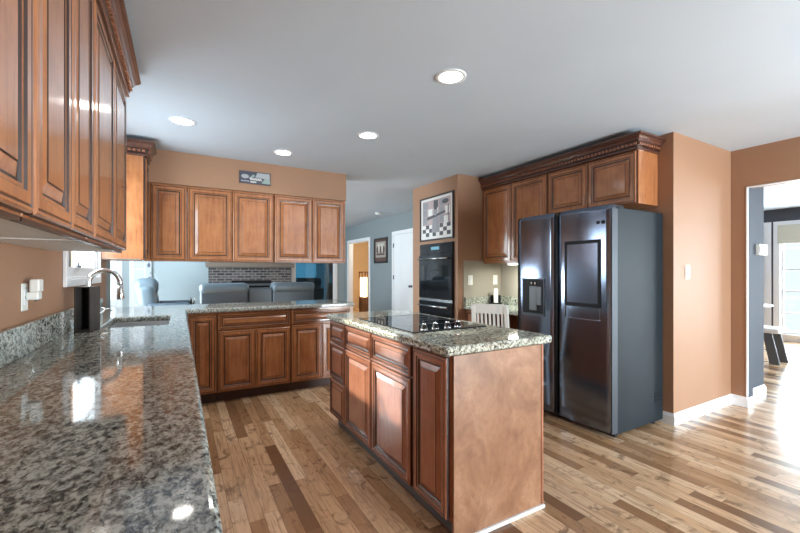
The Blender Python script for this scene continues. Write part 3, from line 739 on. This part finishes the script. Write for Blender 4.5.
MB().box(-0.030, -0.0165, -hw + 0.01, hw - 0.01, 0.888, 0.920).build('vent_strip', 'chrome_edge', ov)

# ------------------------------------------------------------------ pictures
mat('paper', (0.72, 0.71, 0.68), 0.5); mat('pic_dark', (0.05, 0.055, 0.065), 0.5); mat('pic_grey', (0.26, 0.26, 0.28), 0.5); mat('pic_rose', (0.42, 0.32, 0.32), 0.5); mat('frame_dark', (0.03, 0.018, 0.015), 0.3)
def picture(name, loc, rz, w, h, fw, label, art, mats):
    r = empty(name, loc, rz, label, 'picture')
    m = MB()
    m.box(-w / 2, w / 2, -0.024, -0.001, 0, fw).box(-w / 2, w / 2, -0.024, -0.001, h - fw, h).box(-w / 2, -w / 2 + fw, -0.024, -0.001, fw, h - fw).box(w / 2 - fw, w / 2, -0.024, -0.001, fw, h - fw)
    m.build('frame', 'frame_dark', r, bevel=0.003)
    a = MB().box(-w / 2 + fw, w / 2 - fw, -0.012, -0.001, fw, h - fw)
    art(a, w, h); a.build('print', mats, r)
    return r
def disc(mb, x, z, rx, rz_, y, m, n=20):
    vs = [(x + rx * math.cos(2 * PI * k / n), y, z + rz_ * math.sin(2 * PI * k / n)) for k in range(n)]
    mb.add(vs, [list(range(n))], m)
def rectf(mb, x0, x1, z0, z1, y, m): mb.add([(x0, y, z0), (x1, y, z0), (x1, y, z1), (x0, y, z1)], [(0, 1, 2, 3)], m)
def art_kitchen(mb, w, h):
    y = -0.0123; x0 = -w / 2 + 0.06; W = w - 0.12; rr = random.Random(5)
    rectf(mb, x0, x0 + W, 0.20, h - 0.05, y, 3)
    for i in range(8):
        for j in range(3): rectf(mb, x0 + W * i / 8, x0 + W * (i + 1) / 8, 0.055 + 0.05 * j, 0.105 + 0.05 * j, y - 0.0002, 1 if (i + j) % 2 else 0)
    for i in range(5):
        for j in range(3): rectf(mb, x0 + W * (i + 0.08) / 5, x0 + W * (i + 0.86) / 5, 0.22 + 0.10 * j, 0.31 + 0.10 * j, y - 0.0003, [2, 0, 3, 2, 1, 0][(i * 2 + j * 3) % 6])
    y -= 0.0006
    mb.add([(-0.10, y, 0.10), (0.08, y, 0.10), (0.05, y, 0.31), (-0.07, y, 0.31)], [(0, 1, 2, 3)], 2)
    mb.add([(-0.20, y - 0.0001, 0.27), (0.20, y - 0.0001, 0.33), (0.20, y - 0.0001, 0.36), (-0.02, y - 0.0001, 0.33), (-0.20, y - 0.0001, 0.31)], [(0, 1, 2, 3, 4)], 1)
    disc(mb, -0.01, 0.365, 0.045, 0.05, y - 0.0002, 2); rectf(mb, -0.045, 0.025, 0.395, 0.44, y - 0.0003, 1)
    disc(mb, 0.20, 0.47, 0.07, 0.03, y, 1); disc(mb, -0.22, 0.46, 0.05, 0.04, y, 2); rectf(mb, 0.17, 0.26, 0.20, 0.29, y, 0); rectf(mb, 0.25, 0.27, 0.22, 0.42, y, 1)
    mb.add([(-0.06, y - 0.0001, 0.44), (0.0, y - 0.0001, 0.44), (-0.02, y - 0.0001, 0.52), (-0.035, y - 0.0001, 0.52)], [(0, 1, 2, 3)], 1)
picture('framed_picture', (2.85, 4.055, 1.668), R(-90), 0.735, 0.572, 0.02, 'black and white checkered-floor kitchen print in a thin dark frame above the oven', art_kitchen, ['paper', 'pic_dark', 'pic_grey', 'pic_rose'])
mat('matboard', (0.10, 0.055, 0.045), 0.6); mat('sepia', (0.34, 0.31, 0.27), 0.5); mat('sepia_light', (0.60, 0.57, 0.50), 0.5)
def art_sepia(mb, w, h):
    y = -0.0123; rectf(mb, -w / 2 + 0.085, w / 2 - 0.085, 0.13, h - 0.085, y, 1)
    for k in range(5): disc(mb, -0.16 + 0.08 * k, 0.30 + 0.03 * (k % 2), 0.045, 0.08, y - 0.0003, 2 if k % 2 else 0)
    for k in range(4): disc(mb, -0.12 + 0.08 * k, 0.42, 0.03, 0.035, y - 0.0004, 2)
    rectf(mb, -0.20, 0.20, 0.18, 0.22, y - 0.0005, 0)
picture('framed_picture', (3.95, 7.80, 1.46), R(-90), 0.66, 0.57, 0.045, 'dark framed sepia print on the blue wall beside the white door', art_sepia, ['matboard', 'sepia', 'sepia_light'])
# plaque on the soffit
pl = empty('wall_plaque', (0.69, 4.295, 2.185), 0, 'small dark painted plaque on the soffit above the bar cabinets', 'plaque')
mat('plaque_dark', (0.05, 0.05, 0.075), 0.45); mat('plaque_pale', (0.34, 0.36, 0.38), 0.45); mat('plaque_green', (0.24, 0.32, 0.30), 0.45)
m = MB().box(-0.155, 0.155, -0.012, -0.0005, 0, 0.128)
y = -0.0122
m.add([(0.0, y, 0.07), (0.145, y, 0.06), (0.145, y, 0.12), (0.02, y, 0.12)], [(0, 1, 2, 3)], 1)
m.add([(0.06, y - 0.0002, 0.015), (0.15, y - 0.0002, 0.012), (0.15, y - 0.0002, 0.055), (0.10, y - 0.0002, 0.07)], [(0, 1, 2, 3)], 2)
disc(m, -0.10, 0.073, 0.038, 0.022, y, 1); m.add([(-0.06, y - 0.0002, 0.06), (-0.02, y - 0.0002, 0.10), (0.0, y - 0.0002, 0.085), (-0.045, y - 0.0002, 0.05)], [(0, 1, 2, 3)], 2)
rectf(m, -0.14, -0.06, 0.020, 0.030, y, 1)
m.build('board', ['plaque_dark', 'plaque_pale', 'plaque_green'], pl, bevel=0)
def script_stroke(mb, pts, wd, y, mi):
    for (x0, z0), (x1, z1) in zip(pts, pts[1:]):
        dx, dz = x1 - x0, z1 - z0; ln = math.hypot(dx, dz); nx, nz = -dz / ln * wd / 2, dx / ln * wd / 2
        mb.add([(x0 + nx, y, z0 + nz), (x1 + nx, y, z1 + nz), (x1 - nx, y, z1 - nz), (x0 - nx, y, z0 - nz)], [(0, 1, 2, 3)], mi)
ms = MB()
script_stroke(ms, [(-0.055 + 0.10 * k / 40 * 1.2, 0.050 + 0.013 * math.sin(k * 1.1)) for k in range(41)], 0.006, -0.0128, 0)
script_stroke(ms, [(-0.05 + 0.06 * k / 24, 0.020 + 0.008 * math.sin(k * 1.2)) for k in range(25)], 0.006, -0.0128, 0)
ms.build('painted_script', 'paper', pl, fix=False)

# ------------------------------------------------------------------ switches, outlets, thermostat
plate('light_switch', (3.765, 1.655, 1.262), 0, 0.072, 0.118, 'white light switch on the tan pillar wall right of the refrigerator', 'light switch', 'switch')
plate('wall_outlet', (3.03, 3.617, 1.165), 0, 0.072, 0.118, 'white outlet on the beige nook wall nearer the oven', 'outlet')
plate('wall_outlet', (3.43, 3.617, 1.165), 0, 0.072, 0.118, 'white outlet on the beige nook wall above the phone', 'outlet')
th_ = empty('thermostat', (5.16, 1.62, 1.49), 0, 'small white thermostat box on the grey wall inside the doorway', 'thermostat')
MB().box(-0.10, 0.10, -0.035, -0.0005, -0.055, 0.055).build('housing', 'white_plastic', th_, bevel=0.006)
MB().box(-0.1005, -0.02, -0.0362, -0.0352, -0.03, 0.035).build('screen', 'grey_dark', th_)

# ------------------------------------------------------------------ desk nook
tag(MB().box(2.92, 3.531, 2.665, 3.616, 0.825, 0.862).build('countertop', 'granite_green_lit', bevel=0.010, seg=3), 'greenish granite desk top in the nook between oven and refrigerator', 'countertop')
tag(MB().box(2.94, 3.510, 3.594, 3.6165, 0.8625, 0.962).build('backsplash', 'granite_green_lit', bevel=0.002), 'short greenish granite backsplash on the oven side of the nook', 'backsplash')
tag(MB().box(3.5105, 3.5315, 2.665, 3.6165, 0.8625, 0.962).build('backsplash', 'granite_green_lit', bevel=0.002), 'greenish granite backsplash on the back wall of the nook behind the phone', 'backsplash')
cabinet('desk_cabinet', (2.945, 3.614), R(-90), 0.27, 0.58, 0, 0.8245, [('drawer', g, 0.267, 0.62, 0.81), ('drawer', g, 0.267, 0.37, 0.61), ('drawer', g, 0.267, 0.112, 0.36)], 'reddish drawer cabinet under the nook desk beside the oven tower', toe=0.10, wd='cherry_red', wa='island_across')
cabinet('desk_cabinet', (2.945, 2.765), R(-90), 0.10, 0.58, 0, 0.8245, [('drawer', g, 0.097, 0.62, 0.81), ('door', g, 0.097, 0.112, 0.61)], 'narrow reddish cabinet under the nook desk beside the refrigerator', toe=0.10, wd='cherry_red', wa='island_across')
ph = empty('cordless_phone', (3.33, 3.50, 0.862), R(-40), 'white cordless phone on a black dock on the nook desk', 'phone')
MB().box(-0.075, 0.075, -0.06, 0.05, 0, 0.03).build('dock', 'black_plastic', ph, bevel=0.008)
MB().box(-0.06, 0.06, 0.015, 0.045, 0.03, 0.12).build('back_stand', 'black_plastic', ph, bevel=0.006)
MB().obox((0, -0.005, 0.115), (0.026, 0, 0), (0, 0.013, 0.004), (0, 0.018, 0.085)).build('handset', 'white_plastic', ph, bevel=0.008)
ul = empty('under_cabinet_light', (3.33, 3.10, 1.352), 0, 'lit slim lamp under the tall cabinet above the nook', 'lamp')
MB().box(-0.045, 0.045, -0.16, 0.16, 0.0, 0.0225).build('housing', 'white_plastic', ul)
MB().box(-0.040, 0.040, -0.155, 0.155, -0.006, -0.0002).build('diffuser', 'strip_light', ul)
area('nook_glow', (3.33, 3.10, 1.335), (0, 0, 0), 0.08, 0.30, 3, (0.97, 1.0, 0.92))

# desk chair, back towards us
ch = empty('desk_chair', (2.445, 2.615, 0), R(-90 + 34), 'white slat-back wooden chair at the nook desk', 'chair')
# local: +y = forward (towards desk), x = width
MB().box(-0.172, 0.172, 0.0, 0.385, 0.435, 0.462).build('seat', 'chair_white', ch, bevel=0.008)
for sx in (-1, 1):
    MB().bar((sx * 0.152, 0.375, 0), (sx * 0.150, 0.365, 0.434), 0.036, 0.036).build('leg', 'chair_white', ch, bevel=0.004)
    pm = MB(); pm.bar((sx * 0.152, -0.045, 0), (sx * 0.152, -0.016, 0.45), 0.036, 0.034); pm.build('leg', 'chair_white', ch, bevel=0.004)
    MB().bar((sx * 0.152, -0.016, 0.45), (sx * 0.142, -0.109, 0.975), 0.036, 0.03).build('back_post', 'chair_white', ch, bevel=0.004)
MB().obox((0, -0.1015, 0.940), (0.128, 0, 0), (0, 0.010, 0.002), (0, -0.0075, 0.042)).build('top_rail', 'chair_white', ch, bevel=0.004)
MB().obox((0, -0.029, 0.525), (0.134, 0, 0), (0, 0.010, 0.002), (0, -0.0035, 0.020)).build('lower_rail', 'chair_white', ch, bevel=0.003)
for k in range(7):
    x = -0.108 + 0.036 * k
    MB().bar((x, -0.032, 0.544), (x, -0.0955, 0.90), 0.019, 0.010).build('slat', 'chair_white', ch, bevel=0.002)
for a, b in (((-0.15, 0.37, 0.22), (0.15, 0.37, 0.22)), ((-0.150, -0.03, 0.2), (-0.150, 0.37, 0.2)), ((0.150, -0.03, 0.2), (0.150, 0.37, 0.2))):
    MB().bar(a, b, 0.02, 0.03).build('stretcher', 'chair_white', ch)

# ------------------------------------------------------------------ recessed ceiling lights
def can(x, y, z, label, power=6):
    r = empty('recessed_light', (x, y, z), 0, label, 'ceiling light', 'recessed ceiling lights')
    n = 28; m = MB(); vs = []
    for rr, zz in ((0.092, -0.0005), (0.090, -0.006), (0.070, -0.006), (0.068, -0.001)):
        vs += [(rr * math.cos(2 * PI * k / n), rr * math.sin(2 * PI * k / n), zz) for k in range(n)]
    m.add(vs, [(i * n + k, i * n + (k + 1) % n, (i + 1) * n + (k + 1) % n, (i + 1) * n + k) for i in range(3) for k in range(n)], 0, True)
    m.build('trim_ring', 'white_trim', r)
    MB().lathe([(0.068, 0), (0.060, -0.004), (0.03, -0.006)], n, (0, 0, -0.0008)).build('bulb_lens', 'can_light', r)
    l = bpy.data.lights.new('can_spot', 'SPOT'); l.energy = power; l.spot_size = R(130); l.spot_blend = 0.8; l.color = (1.0, 0.93, 0.83); l.shadow_soft_size = 0.06
    o = bpy.data.objects.new('can_spot', l); C.objects.link(o); o.location = (x, y, z - 0.02)
can(1.395, 1.84, H, 'lit recessed light over the near end of the island, largest in view')
can(1.387, 2.98, H, 'lit recessed light over the far end of the island')
can(0.02, 3.40, H, 'lit recessed light over the sink worktop')
can(0.87, 3.815, H, 'lit recessed light just before the bar soffit')
sm = MB().lathe([(0.07, 0), (0.07, -0.02), (0.05, -0.035), (0.02, -0.038)], 20).build('smoke_detector', 'white_plastic', loc=(3.53, 7.08, HF - 0.0005))
tag(sm, 'small round smoke detector on the family room ceiling', 'smoke detector')

# ------------------------------------------------------------------ family room: sofa, recliner, fireplace
def pillow(mb, x0, x1, y0, y1, z0, z1): return mb.box(x0, x1, y0, y1, z0, z1)
sf = empty('reclining_sofa', (1.215, 7.0, 0), 0, 'blue-grey leather reclining sofa with two padded backs and a middle console, seen from behind', 'sofa')
def cush(name, b, mt='leather_blue', bev=0.05, par=None):
    return MB().box(*b).build(name, mt, par, bevel=bev, seg=5, smooth=True)
for a, b in ((-0.93, -0.20), (0.20, 0.93)):
    bk = cush('backrest', (a, b, -0.05, 0.20, 0.28, 0.99), 'leather_blue_dark', 0.04, sf)
    cush('headrest', (a - 0.01, b + 0.01, -0.09, 0.25, 0.90, 1.075), 'leather_blue', 0.075, bk)
    cush('seat', (a + 0.0, b, 0.20, 0.85, 0.22, 0.48), 'leather_blue', 0.06, sf)
    cush('footrest', (a + 0.02, b - 0.02, 0.86, 0.94, 0.10, 0.42), 'leather_blue', 0.035, sf)
cush('console', (-0.195, 0.195, -0.02, 0.80, 0.06, 0.985), 'leather_blue_dark', 0.03, sf) if False else MB().box(-0.195, 0.195, -0.02, 0.22, 0.06, 0.985).box(-0.195, 0.195, 0.22, 0.82, 0.06, 0.60).build('console', 'leather_blue_dark', sf, bevel=0.02, seg=3)
for a, b in ((-1.10, -0.935), (0.935, 1.10)): cush('arm', (a, b, 0.02, 0.90, 0.04, 0.62), 'leather_blue', 0.06, sf)
cush('base', (-0.93, 0.93, 0.0, 0.84, 0.03, 0.215), 'leather_blue_dark', 0.02, sf)

rc = empty('recliner', (-0.50, 8.5, 0), 0, 'puffy blue-grey recliner by the far window, turned sideways with its footrest out', 'armchair')
m = MB().obox((0.0, 0, 0.72), (0.155, 0, 0.03), (0, 0.34, 0), (-0.06, 0, 0.32)); bk = m.build('backrest', 'leather_blue', rc, bevel=0.13, seg=6, smooth=True)
MB().obox((-0.03, 0, 0.985), (0.185, 0, 0), (0, 0.30, 0), (0, 0, 0.16)).build('headrest', 'leather_blue', bk, bevel=0.12, seg=6, smooth=True)
cush('seat', (0.12, 0.72, -0.28, 0.28, 0.22, 0.48), 'leather_blue', 0.06, rc)
for s in (-1, 1): cush('arm', (0.0, 0.70, s * 0.36 - 0.075, s * 0.36 + 0.075, 0.05, 0.70), 'leather_blue_dark', 0.06, rc)
cush('footrest', (0.74, 1.02, -0.26, 0.26, 0.44, 0.56), 'leather_blue_dark', 0.05, rc)
MB().box(0.05, 0.70, -0.28, 0.28, 0.03, 0.215).build('base', 'leather_blue_dark', rc)
# curtain
cu = MB(); n = 24; vs = []
for k in range(n + 1):
    x = -0.66 + 0.13 * k / n; yy = 9.93 + 0.015 * math.sin(k * 1.3)
    vs += [(x, yy, 0.25), (x, yy, 2.2), (x, yy + 0.004, 0.25), (x, yy + 0.004, 2.2)]
cu.add(vs, [f for k in range(n) for f in ((4 * k, 4 * k + 4, 4 * k + 5, 4 * k + 1), (4 * k + 2, 4 * k + 3, 4 * k + 7, 4 * k + 6), (4 * k + 1, 4 * k + 5, 4 * k + 7, 4 * k + 3), (4 * k, 4 * k + 2, 4 * k + 6, 4 * k + 4))] + [(0, 1, 3, 2), (4 * n, 4 * n + 2, 4 * n + 3, 4 * n + 1)], 0, True)
def curtain_pattern():
    m = M['curtain']; T, N, L, b = nt(m); v = coords(N, L, (1, 1, 0.55))
    vo = N.new('ShaderNodeTexVoronoi'); vo.inputs['Scale'].default_value = 11; L.new(v, vo.inputs['Vector'])
    L.new(ramp(N, L, vo.outputs['Distance'], [(0.28, (0.16, 0.19, 0.23)), (0.36, (0.66, 0.70, 0.74))]), b.inputs['Base Color'])
curtain_pattern()
o = cu.build('curtain', 'curtain'); o.data.materials[0] = M['curtain']
tag(o, 'narrow patterned curtain beside the far family room window', 'curtain')
# side table with dark ornament
st = empty('side_table', (0.02, 6.55, 0), 0, 'small dark side table behind the bar holding a dark leafy ornament', 'side table')
MB().lathe([(0.20, 0), (0.20, 0.022)], 28, (0, 0, 0.63)).build('tabletop', 'dark_wood', st, bevel=0.004)
MB().lathe([(0.15, 0), (0.14, 0.02), (0.03, 0.05), (0.025, 0.3), (0.03, 0.60), (0.06, 0.6295)], 20).build('pedestal', 'dark_wood', st)
orn = empty('leafy_ornament', (0.16, 6.50, 0.652), 0, 'small dark leafy ornament on the side table left of the sofa', 'ornament')
MB().lathe([(0.035, 0), (0.045, 0.05), (0.04, 0.09), (0.032, 0.10)], 16).build('pot', 'grey_dark', orn)
lf = MB(); rr = random.Random(2)
for k in range(16):
    t = rr.uniform(0, 2 * PI); el = rr.uniform(0.5, 1.4); ln = rr.uniform(0.09, 0.17)
    dv = Vector((math.cos(t) * math.cos(el), math.sin(t) * math.cos(el), math.sin(el))); sd_ = dv.cross(Vector((0, 0, 1))).normalized() * 0.014
    b0 = Vector((0, 0, 0.10)); md = b0 + dv * ln * 0.55; tp = b0 + dv * ln - Vector((0, 0, 0.015)); up = Vector((0, 0, 0.003))
    lf.add([b0, md + sd_, tp, md - sd_, md + up], [(0, 1, 4), (1, 2, 4), (2, 3, 4), (3, 0, 4), (0, 3, 2, 1)])
lf.build('leaves', 'leaf_dark', orn)
# fireplace
fp = empty('fireplace', (1.50, 9.985, 0), 0, 'grey brick fireplace with a pale mantel on the far family room wall', 'fireplace')
m = MB().grid([-0.92, -0.45, 0.45, 0.92], [0, 0.42, 1.06, 1.37], lambda u, w: not (abs(u) < 0.45 and 0.42 < w < 1.06), -0.22, 0.0, lambda u, w, t: (u, t, w)); m.build('brick_surround', 'brick', fp)
MB().box(-0.449, 0.449, -0.03, -0.01, 0.421, 1.059).build('firebox', 'black_plastic', fp)
ins = MB().box(-0.449, 0.449, -0.215, -0.20, 0.99, 1.059); ins.box(-0.44, 0.44, -0.217, -0.200, 0.905, 0.93); ins.build('hood', 'black_plastic', fp)
MB().box(-0.44, 0.44, -0.213, -0.206, 0.935, 0.985).build('louver', 'grey_dark', fp)
MB().box(-0.449, 0.449, -0.19, -0.185, 0.421, 0.904).build('fire_screen', 'black_glass', fp)
MB().box(-0.98, 0.98, -0.34, 0.0, 1.371, 1.50).build('mantel', 'mantel', fp, bevel=0.012)
MB().box(-0.92, 0.92, -0.12, 0.0, 1.501, HF - 0.002).build('chimney_breast', 'pale_blue_paint', fp)
# things outside the glass door
struct(MB().box(1.4, 5.2, 10.16, 13.2, -0.12, -0.01).build('ground_deck', 'toe_grey'))
gr = empty('patio_grill', (3.30, 11.35, -0.01), 0, 'dark covered grill standing outside behind the blue glass door', 'grill')
MB().box(-0.42, 0.42, -0.25, 0.25, 0.35, 0.80).build('firebox', 'black_plastic', gr, bevel=0.02)
MB().box(-0.38, 0.38, -0.22, 0.22, 0.801, 1.10).build('lid', 'black_plastic', gr, bevel=0.09, seg=5)
for sx in (-1, 1):
    for sy in (-1, 1): MB().bar((sx * 0.36, sy * 0.2, 0), (sx * 0.36, sy * 0.2, 0.35), 0.04, 0.04).build('leg', 'black_plastic', gr)
rl = empty('deck_railing', (3.3, 12.6, -0.01), 0, 'dark lattice railing on the deck outside the glass door', 'railing')
m = MB().box(-1.8, 1.8, -0.03, 0.03, 0.80, 0.86).box(-1.8, 1.8, -0.03, 0.03, 0.06, 0.12); m.build('rail', 'black_plastic', rl)
m = MB()
for k in range(24):
    x = -1.75 + k * 0.15; m.bar((x, 0.0, 0.12), (x + 0.35, 0.0, 0.80), 0.012, 0.03, up=(0, 1, 0)); m.bar((x, 0.016, 0.80), (x + 0.35, 0.016, 0.12), 0.012, 0.03, up=(0, 1, 0))
m.build('lattice', 'black_plastic', rl)

# shoji-like floor lamp in the yellow room
la = empty('floor_lamp', (4.74, 10.5, 0), 0, 'lit dark-wood floor lamp with a paper shade in the yellow room', 'lamp')
for sx in (-1, 1):
    for sy in (-1, 1): MB().box(sx * 0.09 - 0.014, sx * 0.09 + 0.014, sy * 0.09 - 0.014, sy * 0.09 + 0.014, 0, 1.24).build('post', 'lamp_wood', la)
MB().box(-0.11, 0.11, -0.11, 0.11, 1.241, 1.27).build('top_board', 'lamp_wood', la)
MB().box(-0.075, 0.075, -0.075, 0.075, 0.0, 0.52).build('base_panel', 'lamp_wood', la)
MB().box(-0.075, 0.075, -0.075, 0.075, 0.525, 1.10).build('paper_shade', 'lamp_paper', la)
lp = bpy.data.lights.new('den_lamp', 'POINT'); lp.energy = 50; lp.color = (1.0, 0.86, 0.66); lp.shadow_soft_size = 0.15
o = bpy.data.objects.new('den_lamp', lp); C.objects.link(o); o.location = (4.9, 9.6, 1.9)

# ------------------------------------------------------------------ breakfast room: table, bench, roller shade
tb = empty('dining_table', (8.05, 2.90, 0), 0, 'white round pedestal table half hidden behind the grey wall', 'table')
MB().lathe([(0.50, 0), (0.52, 0.012), (0.52, 0.022), (0.50, 0.03)], 40, (0, 0, 0.71)).build('tabletop', 'white_trim', tb)
MB().lathe([(0.28, 0), (0.27, 0.02), (0.07, 0.06), (0.05, 0.2), (0.05, 0.60), (0.12, 0.7095)], 24).build('pedestal', 'grey_dark', tb)
bn = empty('bench', (7.20, 2.45, 0), 0, 'white padded bench with dark slanted legs by the white table', 'bench')
MB().box(-0.19, 0.19, -0.45, 0.45, 0.42, 0.49).build('seat', 'white_trim', bn, bevel=0.025, seg=4)
for s_ in (-1, 1):
    for x in (-0.15, 0.15):
        lg = MB(); q = [(-0.27 * s_, 0.4195), (-0.37 * s_, 0.4195), (-0.455 * s_, 0.0), (-0.345 * s_, 0.0)]
        vs = [(x + t, yy, zz) for t in (-0.012, 0.012) for yy, zz in q]
        lg.add(vs, [(0, 1, 2, 3), (7, 6, 5, 4), (0, 4, 5, 1), (1, 5, 6, 2), (2, 6, 7, 3), (3, 7, 4, 0)]); lg.build('leg', 'toe_grey', bn, bevel=0.002)
sh = MB().box(9.575, 9.597 - 0.02 + 0.019, 1.32, 2.75, 1.78, 2.12)
o = sh.build('roller_shade', 'shade_cloth', bevel=0.003); tag(o, 'cream roller shade pulled part way down the breakfast room window', 'window shade')
